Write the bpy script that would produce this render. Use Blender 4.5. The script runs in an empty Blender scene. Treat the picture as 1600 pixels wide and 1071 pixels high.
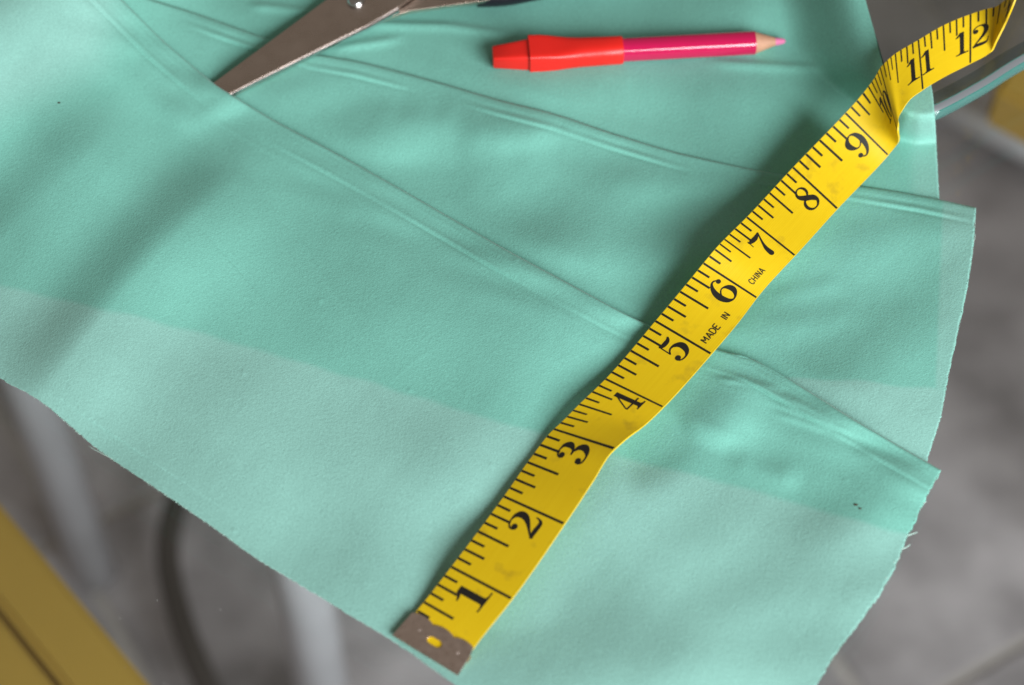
import bpy, bmesh, math, random
import numpy as np
from mathutils import Vector, Matrix
random.seed(7)
rng = np.random.default_rng(11)
sc = bpy.context.scene
COL = sc.collection

# ------------------------------------------------------------------ camera
TILT = math.radians(33.0)          # off straight-down
CAM_H = 0.565                      # above the glass
FPX = 3333.0                       # focal length in photo pixels (1600 wide)
CAMP = np.array([0.0, -CAM_H * math.tan(TILT), CAM_H])
cam_d = bpy.data.cameras.new("camera")
cam = bpy.data.objects.new("camera", cam_d)
COL.objects.link(cam)
cam.location = CAMP
cam.rotation_euler = (TILT, 0, 0)
cam_d.sensor_width = 36.0
cam_d.lens = FPX / 1600 * 36.0
cam_d.clip_start = 0.02
cam_d.clip_end = 50
cam_d.dof.use_dof = True
cam_d.dof.focus_distance = 0.672
cam_d.dof.aperture_fstop = 7.0
sc.camera = cam

# ------------------------------------------------------------------ light
world = bpy.data.worlds.new("World")
sc.world = world
world.use_nodes = True
bg = world.node_tree.nodes["Background"]
bg.inputs[0].default_value = (0.95, 0.82, 0.68, 1)
bg.inputs[1].default_value = 0.19

def area_light(name, loc, target, sx, sy, power, colour):
    d = bpy.data.lights.new(name, 'AREA')
    d.shape = 'RECTANGLE'; d.size = sx; d.size_y = sy
    d.energy = power; d.color = colour
    o = bpy.data.objects.new(name, d); COL.objects.link(o)
    o.location = loc
    o.rotation_euler = (Vector(target) - Vector(loc)).to_track_quat('-Z', 'Y').to_euler()
    return o
area_light("window_light", (1.05, -1.38, 0.95), (0, 0, 0), 1.45, 1.05, 71, (0.93, 0.98, 1.0))

sc.view_settings.view_transform = 'Standard'
sc.view_settings.look = 'None'
sc.view_settings.gamma = 1.0
sc.view_settings.exposure = 0.0
sc.view_settings.use_curve_mapping = False

# ------------------------------------------------------------------ helpers
_r = np.array([1.0, 0, 0])
_f = np.array([0, math.sin(TILT), -math.cos(TILT)])
_u = np.array([0, math.cos(TILT), math.sin(TILT)])

def P(x, y, z=0.0):
    """survey helper: where the sight line of photo point (x, y) meets height z (metres)"""
    x = np.asarray(x, float); y = np.asarray(y, float); z = np.asarray(z, float)
    d = (x - 800.0)[..., None] * _r - (y - 535.5)[..., None] * _u + FPX * _f
    t = (z - CAM_H) / d[..., 2]
    return CAMP + d * t[..., None]

def mesh_obj(name, verts, faces, mat=None, parent=None, smooth=True):
    me = bpy.data.meshes.new(name)
    me.from_pydata([tuple(map(float, v)) for v in verts], [], [tuple(int(i) for i in f) for f in faces])
    me.update()
    if smooth:
        me.polygons.foreach_set("use_smooth", [True] * len(me.polygons))
    o = bpy.data.objects.new(name, me); COL.objects.link(o)
    if mat: me.materials.append(mat)
    if parent: put(o, parent)
    return o

def put(o, parent):
    o.parent = parent
    o.matrix_parent_inverse = Matrix.Translation(parent.location).inverted()

def thing(name, label, cat, loc=(0, 0, 0), group=None):
    o = bpy.data.objects.new(name, None); COL.objects.link(o)
    o.location = loc; o.empty_display_size = 0.02
    o["label"] = label; o["category"] = cat
    if group: o["group"] = group
    return o

def catmull(pts, n):
    """smooth polyline through pts resampled to n points by arc length"""
    p = np.array(pts, float)
    q = np.vstack([2 * p[0] - p[1], p, 2 * p[-1] - p[-2]])
    out = []
    for i in range(len(p) - 1):
        t = np.linspace(0, 1, 24, endpoint=False)[:, None]
        a, b, c, d = q[i], q[i + 1], q[i + 2], q[i + 3]
        out.append(0.5 * (2 * b + (c - a) * t + (2 * a - 5 * b + 4 * c - d) * t ** 2 + (3 * b - a - 3 * c + d) * t ** 3))
    out = np.vstack(out + [p[-1:]])
    s = np.r_[0, np.cumsum(np.linalg.norm(np.diff(out, axis=0), axis=1))]
    g = np.linspace(0, s[-1], n)
    return np.stack([np.interp(g, s, out[:, k]) for k in range(out.shape[1])], 1)

def coons(bot, top, left, right, nu, nv):
    """bot/top run left->right, left/right run bottom->top"""
    B = catmull(bot, nu); T = catmull(top, nu); L = catmull(left, nv); R = catmull(right, nv)
    u = np.linspace(0, 1, nu)[None, :, None]; v = np.linspace(0, 1, nv)[:, None, None]
    S = (1 - v) * B[None] + v * T[None] + (1 - u) * L[:, None] + u * R[:, None]
    S -= (1 - u) * (1 - v) * B[0] + u * (1 - v) * B[-1] + (1 - u) * v * T[0] + u * v * T[-1]
    return S                                     # (nv, nu, 2)

def pdist(X, Y, poly):
    """distance to polyline, signed by side (positive = right-hand/below side in photo), and the run 0..1"""
    p = np.array(poly, float)
    seg = np.linalg.norm(np.diff(p, axis=0), axis=1); cum = np.r_[0, np.cumsum(seg)]
    best = np.full(X.shape, 1e9); sgn = np.ones(X.shape); run = np.zeros(X.shape)
    for i in range(len(p) - 1):
        d = p[i + 1] - p[i]; l2 = d @ d
        raw = ((X - p[i, 0]) * d[0] + (Y - p[i, 1]) * d[1]) / l2
        t = np.clip(raw, 0, 1)
        dx = X - p[i, 0] - t * d[0]; dy = Y - p[i, 1] - t * d[1]
        dd = np.hypot(dx, dy); m = dd < best
        best = np.where(m, dd, best)
        sgn = np.where(m, np.sign(d[0] * dy - d[1] * dx + 1e-12), sgn)
        run = np.where(m, (cum[i] + t * seg[i]) / cum[-1], run)
    return best, sgn, run

def ridge(X, Y, poly, amp, sig, sig2=None, fade=0.15):
    """soft fold along a polyline: amp in mm, sig in photo px on the lower-right side, sig2 on the other"""
    d, s, r = pdist(X, Y, poly)
    sg = np.where(s > 0, sig, sig2 if sig2 else sig)
    tap = np.clip(r / fade, 0, 1) * np.clip((1 - r) / fade, 0, 1) if fade > 0 else 1.0
    tap = tap * tap * (3 - 2 * tap) if fade > 0 else 1.0
    return amp * np.exp(-(d / sg) ** 2) * tap

def sstep(a, b, x):
    t = np.clip((x - a) / (b - a), 0, 1)
    return t * t * (3 - 2 * t)

def waves(X, Y, lam, n, ang=None, spread=math.pi, seed=0):
    """random smooth field of unit-ish amplitude, wavelength about lam px"""
    g = np.random.default_rng(seed)
    out = np.zeros(X.shape)
    for _ in range(n):
        a = (g.uniform(0, math.pi) if ang is None else ang + g.normal(0, spread))
        k = 2 * math.pi / (lam * g.uniform(0.65, 1.6))
        out += np.sin(k * (X * math.cos(a) + Y * math.sin(a)) + g.uniform(0, 6.28))
    return out / math.sqrt(n)

# ------------------------------------------------------------------ materials
def new_mat(name):
    m = bpy.data.materials.new(name); m.use_nodes = True
    nt = m.node_tree
    return m, nt, nt.nodes["Principled BSDF"]

def N(nt, typ, **kw):
    n = nt.nodes.new(typ)
    for k, v in kw.items(): setattr(n, k, v)
    return n

def simple(name, col, rough=0.5, metal=0.0, noise=0.0, nscale=40, bump=0.0, bscale=300, spec=0.5, coat=0.0):
    m, nt, b = new_mat(name)
    b.inputs["Base Color"].default_value = (*col, 1)
    b.inputs["Roughness"].default_value = rough
    b.inputs["Metallic"].default_value = metal
    b.inputs["Specular IOR Level"].default_value = spec
    b.inputs["Coat Weight"].default_value = coat
    tc = N(nt, "ShaderNodeTexCoord")
    if noise:
        nz = N(nt, "ShaderNodeTexNoise"); nz.inputs["Scale"].default_value = nscale; nz.inputs["Detail"].default_value = 6
        nt.links.new(tc.outputs["Object"], nz.inputs["Vector"])
        mx = N(nt, "ShaderNodeMix", data_type='RGBA')
        mx.inputs[6].default_value = (*[c * (1 - noise) for c in col], 1)
        mx.inputs[7].default_value = (*[min(1, c * (1 + noise)) for c in col], 1)
        nt.links.new(nz.outputs["Fac"], mx.inputs[0]); nt.links.new(mx.outputs[2], b.inputs["Base Color"])
        mr = N(nt, "ShaderNodeMapRange"); mr.inputs[3].default_value = max(0.02, rough - 0.12); mr.inputs[4].default_value = rough + 0.12
        nt.links.new(nz.outputs["Fac"], mr.inputs[0]); nt.links.new(mr.outputs[0], b.inputs["Roughness"])
    if bump:
        n2 = N(nt, "ShaderNodeTexNoise"); n2.inputs["Scale"].default_value = bscale; n2.inputs["Detail"].default_value = 4
        nt.links.new(tc.outputs["Object"], n2.inputs["Vector"])
        bp = N(nt, "ShaderNodeBump"); bp.inputs["Strength"].default_value = bump; bp.inputs["Distance"].default_value = 0.001
        nt.links.new(n2.outputs["Fac"], bp.inputs["Height"]); nt.links.new(bp.outputs[0], b.inputs["Normal"])
    return m

def fabric_mat():
    m, nt, b = new_mat("mint_cotton")
    at = N(nt, "ShaderNodeAttribute", attribute_name="ply_and_lit_corner")
    tc = N(nt, "ShaderNodeTexCoord")
    nz = N(nt, "ShaderNodeTexNoise"); nz.inputs["Scale"].default_value = 35; nz.inputs["Detail"].default_value = 8
    nz.inputs["Roughness"].default_value = 0.62
    nt.links.new(tc.outputs["Object"], nz.inputs["Vector"])
    mx = N(nt, "ShaderNodeMix", data_type='RGBA')
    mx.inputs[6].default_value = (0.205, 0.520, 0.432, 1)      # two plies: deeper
    mx.inputs[7].default_value = (0.282, 0.550, 0.482, 1)      # one ply, and the painted lit corner: paler
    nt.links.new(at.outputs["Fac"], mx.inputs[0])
    mul = N(nt, "ShaderNodeMix", data_type='RGBA', blend_type='MULTIPLY')
    mul.inputs[0].default_value = 1.0
    rmp = N(nt, "ShaderNodeMapRange"); rmp.inputs[1].default_value = 0.25; rmp.inputs[2].default_value = 0.75
    rmp.inputs[3].default_value = 0.93; rmp.inputs[4].default_value = 1.05
    nt.links.new(nz.outputs["Fac"], rmp.inputs[0])
    nt.links.new(mx.outputs[2], mul.inputs[6]); nt.links.new(rmp.outputs[0], mul.inputs[7])
    nt.links.new(mul.outputs[2], b.inputs["Base Color"])
    b.inputs["Roughness"].default_value = 0.85
    b.inputs["Specular IOR Level"].default_value = 0.2
    b.inputs["Sheen Weight"].default_value = 0.2
    b.inputs["Sheen Roughness"].default_value = 0.4
    # weave: fine thread lines both ways plus slub noise
    mp = N(nt, "ShaderNodeMapping"); mp.inputs["Rotation"].default_value = (0, 0, math.radians(-27))
    nt.links.new(tc.outputs["Object"], mp.inputs[0])
    w1 = N(nt, "ShaderNodeTexNoise"); w1.inputs["Scale"].default_value = 1.0; w1.inputs["Detail"].default_value = 3
    s1 = N(nt, "ShaderNodeMapping"); s1.inputs["Scale"].default_value = (1100, 3200, 800)
    nt.links.new(mp.outputs[0], s1.inputs[0]); nt.links.new(s1.outputs[0], w1.inputs["Vector"])
    w2 = N(nt, "ShaderNodeTexNoise"); w2.inputs["Scale"].default_value = 1.0; w2.inputs["Detail"].default_value = 3
    s2 = N(nt, "ShaderNodeMapping"); s2.inputs["Scale"].default_value = (3200, 1100, 800)
    nt.links.new(mp.outputs[0], s2.inputs[0]); nt.links.new(s2.outputs[0], w2.inputs["Vector"])
    ad = N(nt, "ShaderNodeMath", operation='ADD')
    nt.links.new(w1.outputs["Fac"], ad.inputs[0]); nt.links.new(w2.outputs["Fac"], ad.inputs[1])
    tr_ = N(nt, "ShaderNodeMapRange"); tr_.inputs[1].default_value = 0.7; tr_.inputs[2].default_value = 1.3
    tr_.inputs[3].default_value = 0.90; tr_.inputs[4].default_value = 1.10
    nt.links.new(ad.outputs[0], tr_.inputs[0])
    mul2 = N(nt, "ShaderNodeMix", data_type='RGBA', blend_type='MULTIPLY'); mul2.inputs[0].default_value = 1.0
    nt.links.new(mul.outputs[2], mul2.inputs[6]); nt.links.new(tr_.outputs[0], mul2.inputs[7])
    nt.links.new(mul2.outputs[2], b.inputs["Base Color"])
    n3 = N(nt, "ShaderNodeTexNoise"); n3.inputs["Scale"].default_value = 900; n3.inputs["Detail"].default_value = 5
    nt.links.new(tc.outputs["Object"], n3.inputs["Vector"])
    ad2 = N(nt, "ShaderNodeMath", operation='MULTIPLY_ADD'); ad2.inputs[1].default_value = 1.0
    nt.links.new(n3.outputs["Fac"], ad2.inputs[0]); nt.links.new(ad.outputs[0], ad2.inputs[2])
    bp = N(nt, "ShaderNodeBump"); bp.inputs["Strength"].default_value = 0.40; bp.inputs["Distance"].default_value = 0.00022
    nt.links.new(ad2.outputs[0], bp.inputs["Height"]); nt.links.new(bp.outputs[0], b.inputs["Normal"])
    return m

def glass_mat(name, tint, rough=0.01):
    """thin clear table glass: lets light through, reflects by Fresnel"""
    m = bpy.data.materials.new(name); m.use_nodes = True
    nt = m.node_tree; nt.nodes.clear()
    out = N(nt, "ShaderNodeOutputMaterial")
    tr = N(nt, "ShaderNodeBsdfTransparent"); tr.inputs[0].default_value = (*tint, 1)
    gl = N(nt, "ShaderNodeBsdfGlossy"); gl.inputs["Roughness"].default_value = rough
    fr = N(nt, "ShaderNodeFresnel"); fr.inputs[0].default_value = 1.5
    ge = N(nt, "ShaderNodeNewGeometry")               # same pane seen from inside: keep the outside Fresnel curve
    io = N(nt, "ShaderNodeMapRange"); io.inputs[3].default_value = 1.5; io.inputs[4].default_value = 1 / 1.5
    nt.links.new(ge.outputs["Backfacing"], io.inputs[0]); nt.links.new(io.outputs[0], fr.inputs[0])
    mx = N(nt, "ShaderNodeMixShader")
    nt.links.new(fr.outputs[0], mx.inputs[0]); nt.links.new(tr.outputs[0], mx.inputs[1]); nt.links.new(gl.outputs[0], mx.inputs[2])
    nt.links.new(mx.outputs[0], out.inputs[0])
    return m

def tape_mat():
    m, nt, b = new_mat("yellow_tape_vinyl")
    tc = N(nt, "ShaderNodeTexCoord")
    uv = N(nt, "ShaderNodeUVMap", uv_map="tape")
    base = N(nt, "ShaderNodeMix", data_type='RGBA')
    base.inputs[6].default_value = (0.76, 0.485, 0.004, 1)
    base.inputs[7].default_value = (0.82, 0.56, 0.010, 1)
    n0 = N(nt, "ShaderNodeTexNoise"); n0.inputs["Scale"].default_value = 1.0; n0.inputs["Detail"].default_value = 3
    mp = N(nt, "ShaderNodeMapping"); mp.inputs["Scale"].default_value = (1.2, 26, 1)
    nt.links.new(uv.outputs[0], mp.inputs[0]); nt.links.new(mp.outputs[0], n0.inputs["Vector"])
    nt.links.new(n0.outputs["Fac"], base.inputs[0])
    # grubby thumb marks
    n1 = N(nt, "ShaderNodeTexNoise"); n1.inputs["Scale"].default_value = 120; n1.inputs["Detail"].default_value = 5
    nt.links.new(tc.outputs["Object"], n1.inputs["Vector"])
    rp = N(nt, "ShaderNodeMapRange"); rp.inputs[1].default_value = 0.60; rp.inputs[2].default_value = 0.76
    rp.inputs[3].default_value = 0.0; rp.inputs[4].default_value = 0.55
    nt.links.new(n1.outputs["Fac"], rp.inputs[0])
    dirt = N(nt, "ShaderNodeMix", data_type='RGBA'); dirt.inputs[7].default_value = (0.33, 0.19, 0.02, 1)
    nt.links.new(rp.outputs[0], dirt.inputs[0]); nt.links.new(base.outputs[2], dirt.inputs[6])
    nt.links.new(dirt.outputs[2], b.inputs["Base Color"])
    b.inputs["Roughness"].default_value = 0.42
    b.inputs["Specular IOR Level"].default_value = 0.35
    # woven core showing as fine lengthwise ribs
    wv = N(nt, "ShaderNodeTexWave", wave_type='BANDS', bands_direction='Y'); wv.inputs["Scale"].default_value = 12.5
    wv.inputs["Distortion"].default_value = 0.35
    nt.links.new(uv.outputs[0], wv.inputs["Vector"])
    bp = N(nt, "ShaderNodeBump"); bp.inputs["Strength"].default_value = 0.22; bp.inputs["Distance"].default_value = 0.00012
    nt.links.new(wv.outputs["Fac"], bp.inputs["Height"]); nt.links.new(bp.outputs[0], b.inputs["Normal"])
    return m

M = {}
M['fabric'] = fabric_mat()
M['thread'] = simple("frayed_cotton", (0.50, 0.72, 0.64), 0.8)
M['tape'] = tape_mat()
M['ink'] = simple("black_ink", (0.012, 0.010, 0.008), 0.5, noise=0.3, nscale=900)
M['clip'] = simple("dull_steel", (0.84, 0.70, 0.64), 0.30, 1.0, noise=0.12, nscale=500, bump=0.08, bscale=1500)
M['steel'] = simple("scissor_steel", (0.66, 0.565, 0.51), 0.28, 1.0, noise=0.10, nscale=140, bump=0.05, bscale=900)
M['bright_steel'] = simple("bright_steel", (0.62, 0.62, 0.64), 0.18, 1.0, noise=0.05, nscale=300)
M['black_plastic'] = simple("black_plastic", (0.012, 0.013, 0.018), 0.3, noise=0.1, nscale=80)
M['red_plastic'] = simple("red_plastic", (0.80, 0.018, 0.012), 0.36, noise=0.05, nscale=120, bump=0.03, bscale=400)
M['pink_paint'] = simple("magenta_lacquer", (0.60, 0.006, 0.085), 0.12, noise=0.05, nscale=300, bump=0.06, bscale=350, coat=0.6)
M['wood'] = simple("cut_wood", (0.58, 0.30, 0.19), 0.6, noise=0.2, nscale=260)
M['lead'] = simple("pink_chalk", (0.78, 0.20, 0.40), 0.7, noise=0.1, nscale=400)
M['glass'] = glass_mat("clear_table_glass", (0.96, 0.975, 0.97))
M['glass_top'] = glass_mat("raised_table_glass", (0.95, 0.975, 0.965))
M['yellow'] = simple("yellow_painted_wood", (0.45, 0.275, 0.05), 0.4, noise=0.12, nscale=12, bump=0.05, bscale=90)
M['groove'] = simple("dark_joint", (0.32, 0.18, 0.035), 0.8)
M['tube'] = simple("grey_metal_tube", (0.68, 0.68, 0.72), 0.34, 0.0, noise=0.08, nscale=30)
M['dark_tube'] = simple("dark_metal_tube", (0.055, 0.046, 0.042), 0.5, 0.0)

# teal polished glass edge
em, ent, eb = new_mat("teal_glass_edge")
eb.inputs["Base Color"].default_value = (0.03, 0.20, 0.17, 1); eb.inputs["Roughness"].default_value = 0.08
eb.inputs["Transmission Weight"].default_value = 0.25; eb.inputs["IOR"].default_value = 1.5
M['edge'] = em
M['bevel'] = glass_mat('edge_reflection_glass', (0.60, 0.70, 0.72), .12)  # darker tint paints the edge's reflection in the glass
M['arris'] = simple('ground_glass_arris', (0.15, 0.155, 0.165), .3)

# floor tile
fm, fnt, fb = new_mat("grey_stone_tile")
ftc = N(fnt, "ShaderNodeTexCoord")
fn = N(fnt, "ShaderNodeTexNoise"); fn.inputs["Scale"].default_value = 9; fn.inputs["Detail"].default_value = 7; fn.inputs["Roughness"].default_value = 0.6
fnt.links.new(ftc.outputs["Object"], fn.inputs["Vector"])
fr_ = N(fnt, "ShaderNodeValToRGB")
fr_.color_ramp.elements[0].position = 0.32; fr_.color_ramp.elements[0].color = (0.17, 0.155, 0.16, 1)
fr_.color_ramp.elements[1].position = 0.70; fr_.color_ramp.elements[1].color = (0.54, 0.495, 0.515, 1)
fnt.links.new(fn.outputs["Fac"], fr_.inputs[0]); fnt.links.new(fr_.outputs[0], fb.inputs["Base Color"])
fb.inputs["Roughness"].default_value = 0.35
M['tile'] = fm
M['grout'] = simple("pale_grout", (0.42, 0.38, 0.36), 0.9, noise=0.15, nscale=60)

# ------------------------------------------------------------------ floor
FLOOR = -0.735
floor = mesh_obj("floor", [(-4, -4, FLOOR - .004), (4, -4, FLOOR - .004), (4, 4, FLOOR - .004), (-4, 4, FLOOR - .004)], [(0, 1, 2, 3)], M['grout'], smooth=False)
floor["kind"] = "structure"
ga = P(1480, 1071, FLOOR); gb = P(1600, 1000, FLOOR)
gd = (gb - ga)[:2]; gd /= np.linalg.norm(gd); gn = np.array([-gd[1], gd[0]])
TS = 0.40
tile_me = None
bm = bmesh.new()
bmesh.ops.create_cube(bm, size=1.0)
bmesh.ops.scale(bm, vec=(TS - .008, TS - .008, .012), verts=bm.verts)
bmesh.ops.bevel(bm, geom=[e for e in bm.edges if all(v.co.z > 0 for v in e.verts)], offset=.002, segments=2, affect='EDGES')
tile_me = bpy.data.meshes.new("tile"); bm.to_mesh(tile_me); bm.free(); tile_me.materials.append(M['tile'])
ang = math.atan2(gd[1], gd[0])
for i in range(-5, 5):
    for j in range(-3, 6):
        c = ga[:2] + gd * (i + .37) * TS + gn * (j + .5) * TS
        o = bpy.data.objects.new("tile", tile_me); COL.objects.link(o)
        o.location = (c[0], c[1], FLOOR - .006 + random.uniform(-.0004, .0004)); o.rotation_euler = (0, 0, ang + random.choice((0, 1, 2, 3)) * math.pi / 2)
        put(o, floor)

# ------------------------------------------------------------------ tubes
def tube(name, pts, rad, mat, parent, n=14, res=40, closed=False):
    p = catmull(pts, res) if len(pts) > 2 else np.linspace(pts[0], pts[1], 2)
    rads = rad if callable(rad) else (lambda t: rad)
    V = []; F = []
    ref = np.array([0.31, 0.17, 0.93])
    for i in range(len(p)):
        t = p[min(i + 1, len(p) - 1)] - p[max(i - 1, 0)]; t /= np.linalg.norm(t)
        a = np.cross(t, ref); a /= np.linalg.norm(a); b = np.cross(t, a)
        for k in range(n):
            th = 2 * math.pi * k / n
            V.append(p[i] + rads(i / (len(p) - 1)) * (a * math.cos(th) + b * math.sin(th)))
    for i in range(len(p) - 1):
        for k in range(n):
            k2 = (k + 1) % n
            F.append((i * n + k, i * n + k2, (i + 1) * n + k2, (i + 1) * n + k))
    F.append(tuple(range(n - 1, -1, -1))); F.append(tuple(range((len(p) - 1) * n, len(p) * n)))
    return mesh_obj(name, V, F, mat, parent)

def prism(name, top, depth, mat, parent, bevel=0.0, smooth=False):
    """solid plate under a closed 3-D outline"""
    bm = bmesh.new()
    vs = [bm.verts.new(tuple(v)) for v in top]
    f = bm.faces.new(vs)
    f.normal_update()
    if f.normal.z < 0: f.normal_flip()
    r = bmesh.ops.extrude_face_region(bm, geom=[f])
    ev = [g for g in r['geom'] if isinstance(g, bmesh.types.BMVert)]
    # extrude_face_region leaves the original at the base: push the base down
    bmesh.ops.translate(bm, vec=(0, 0, -depth), verts=vs)
    bmesh.ops.recalc_face_normals(bm, faces=bm.faces)
    if bevel:
        bm.edges.ensure_lookup_table()
        eds = [e for e in bm.edges if len(e.link_faces) == 2 and e.calc_face_angle() > 0.6]
        bmesh.ops.bevel(bm, geom=eds, offset=bevel, segments=2, affect='EDGES', clamp_overlap=True)
    me = bpy.data.meshes.new(name); bm.to_mesh(me); bm.free()
    me.materials.append(mat)
    o = bpy.data.objects.new(name, me); COL.objects.link(o)
    if parent: put(o, parent)
    return o

# ------------------------------------------------------------------ table
table = thing("glass_table", "clear glass table with a raised teal-edged panel and grey tubular legs under the fabric", "table", (0, 0, FLOOR))
GT = 0.020                                       # top of the raised panel
prism("extension_leaf", [(-.62, -.55, 0), (.62, -.55, 0), (.62, .75, 0), (-.62, .75, 0)], .010, M['glass'], table, bevel=.0015)
edge_px = [(2050, -330), (1900, -120), (1760, 0), (1600, 84), (1530, 127), (1462, 163), (1438, 168), (1416, 160), (1399, 140), (1385, 110), (1371, 64), (1352, 0), (1330, -110), (1310, -230)]
ec = catmull(edge_px, 90)
e3 = P(ec[:, 0], ec[:, 1], GT)
far = [P(1310, -330, GT), P(1700, -420, GT)]
prism("raised_glass_top", list(e3) + [np.array([e3[-1][0], .62, GT]), np.array([e3[0][0], .62, GT])], .0068, M['glass_top'], table)
# polished edge band: flat chamfer above a square face, just outside the panel
V = []; F = []
cen = e3.mean(axis=0) + np.array([.05, .1, 0])
prof = [(0.0001, .0001), (.0003, .0), (.0022, -.0009), (.0024, -.0012), (.0024, -.0056), (.0020, -.0062), (.0003, -.0070), (.0001, -.0070)]
for i in range(len(e3)):
    t = e3[min(i + 1, len(e3) - 1)] - e3[max(i - 1, 0)]; t /= np.linalg.norm(t)
    nrm = np.cross(np.array([0, 0, 1.0]), t)
    if nrm @ (e3[i] - cen) < 0: nrm = -nrm
    for a, b in prof: V.append(e3[i] + nrm * a + np.array([0, 0, b]))
k = len(prof)
for i in range(len(e3) - 1):
    for j in range(k - 1): F.append((i * k + j, i * k + j + 1, (i + 1) * k + j + 1, (i + 1) * k + j))
pe = mesh_obj("polished_edge", V, F, M['edge'], bpy.data.objects["raised_glass_top"])
pe.data.materials.append(M['arris'])
for q, pf_ in enumerate(pe.data.polygons):
    if q % (k - 1) == 1: pf_.material_index = 1
# dark tinted strip on the panel top, painting in the edge's reflection
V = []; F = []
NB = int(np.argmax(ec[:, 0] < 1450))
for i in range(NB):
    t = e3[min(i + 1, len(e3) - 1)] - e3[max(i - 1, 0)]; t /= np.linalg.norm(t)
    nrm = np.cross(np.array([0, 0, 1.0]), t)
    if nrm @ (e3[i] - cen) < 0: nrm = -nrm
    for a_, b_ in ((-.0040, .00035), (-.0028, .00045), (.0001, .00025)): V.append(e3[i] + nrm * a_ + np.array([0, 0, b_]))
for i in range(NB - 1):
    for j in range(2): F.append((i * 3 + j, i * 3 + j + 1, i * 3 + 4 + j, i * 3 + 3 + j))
mesh_obj("edge_reflection", V, F, M['bevel'], bpy.data.objects["raised_glass_top"])
# legs stand on the floor under the leaf
for (fx, fy, rad) in ((150, 895, .015), (525, 1190, .016)):
    foot = P(fx, fy, FLOOR)
    tube("leg", [foot, np.array([foot[0], foot[1], -.0105])], rad, M['tube'], table, n=28)
a = [P(x, y, FLOOR + .05) for x, y in ((300, 740), (272, 800), (262, 870), (280, 960), (325, 1075), (400, 1200))]
tube("bent_rail", a, .008, M['dark_tube'], table)
for fx, fy in ((2100, -150), (-500, -250)):
    foot = P(fx, fy, FLOOR)
    tube("leg", [foot, np.array([np.clip(foot[0], -.6, .6), np.clip(foot[1], -.5, .73), -.0105])], .016, M['tube'], table, n=20)

# ------------------------------------------------------------------ chairs
SEAT = -0.275
def chair(label, corner_px, along_px, width, depth, side, inset=.04):
    """seat with a corner at one photo point and its edge running to another"""
    c = P(*corner_px, SEAT); e = P(*along_px, SEAT)
    d = (e - c); d[2] = 0; d /= np.linalg.norm(d)
    n = np.array([-d[1], d[0], 0]) * side
    t = thing("chair", label, "chair", (float(c[0] + d[0] * width / 2 + n[0] * depth / 2), float(c[1] + d[1] * width / 2 + n[1] * depth / 2), FLOOR), "yellow wooden chairs at the glass table")
    q = lambda a, b, z=0.0: c + d * a + n * b + np.array([0, 0, z])
    rw = .028
    prism("seat_rail", [q(0, 0), q(width, 0), q(width, rw), q(0, rw)], .03, M['yellow'], t, bevel=.003)
    prism("seat", [q(0, rw + .003, -.001), q(width, rw + .003, -.001), q(width, depth, -.001), q(0, depth, -.001)], .022, M['yellow'], t, bevel=.002)
    prism("joint", [q(.004, rw - .004, -.012), q(width - .004, rw - .004, -.012), q(width - .004, rw + .006, -.012), q(.004, rw + .006, -.012)], .006, M['groove'], t)
    for a_, b_ in ((inset, .04), (width - .04, .04), (inset, depth - .04), (width - .04, depth - .04)):
        tube("leg", [q(a_, b_, FLOOR - SEAT), q(a_, b_, -.031)], .011, M['tube'], t)
    return t
ca = P(-30, 752, SEAT); cb = P(235, 1071, SEAT)
chair("yellow wooden chair seat with a dark joint line at the bottom left corner", (-145, 613), (235, 1071), .42, .40, -1)
chair("yellow chair seat corner just below the teal glass edge at the right", (1552, 137), (1700, 216), .42, .40, 1, .20)

rail_parent = [o for o in bpy.data.objects if o.name.startswith("chair")][-1]
tube("floor_runner", [P(1430, 146, FLOOR + .013), P(1800, 325, FLOOR + .013)], .011, M['tube'], rail_parent)

# ------------------------------------------------------------------ fabric
A_TOP = [(40, -160), (120, -72), (190, 0), (255, 65), (330, 128), (360, 148), (430, 190), (530, 243), (650, 310), (780, 385), (900, 450), (1005, 505), (1120, 546), (1180, 564), (1260, 610), (1340, 660), (1400, 695), (1470, 735)]
A_BOT = [(-250, 430), (-110, 527), (0, 592), (60, 625), (138, 690), (182, 722), (240, 761), (330, 822), (400, 872), (520, 945), (620, 1006), (700, 1063), (800, 1140), (900, 1215), (1090, 1360)]
A_LEFT = [(-250, 430), (-100, 130), (40, -160)]
A_RIGHT = [(1090, 1360), (1190, 1205), (1275, 1071), (1300, 1030), (1340, 975), (1375, 925), (1400, 880), (1419, 835), (1448, 775), (1470, 735)]
B_TOP = [(-50, -110), (80, -55), (220, -5), (300, 20), (394, 53), (490, 85), (560, 97), (680, 128), (780, 157), (870, 180), (960, 210), (1060, 240), (1200, 270), (1350, 292), (1440, 307), (1525, 325)]
B_BOT = [(-200, 150), (200, 330), (700, 590), (1100, 700), (1425, 820)]
B_LEFT = [(-200, 150), (-120, 20), (-50, -110)]
B_RIGHT = [(1425, 820), (1452, 708), (1470, 650), (1485, 570), (1505, 480), (1519, 400), (1525, 325)]
C_TOP = [(-150, -380), (500, -330), (1270, -300)]
C_BOT = [(-150, 60), (500, 260), (1000, 390), (1474, 420)]
C_LEFT = [(-150, 60), (-150, -150), (-150, -380)]
C_RIGHT = [(1474, 420), (1468, 320), (1464, 250), (1461, 190), (1456, 140), (1448, 118), (1415, 112), (1384, 106), (1376, 90), (1366, 50), (1352, 0), (1320, -120), (1270, -300)]
GLASS_POLY = ec

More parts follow.
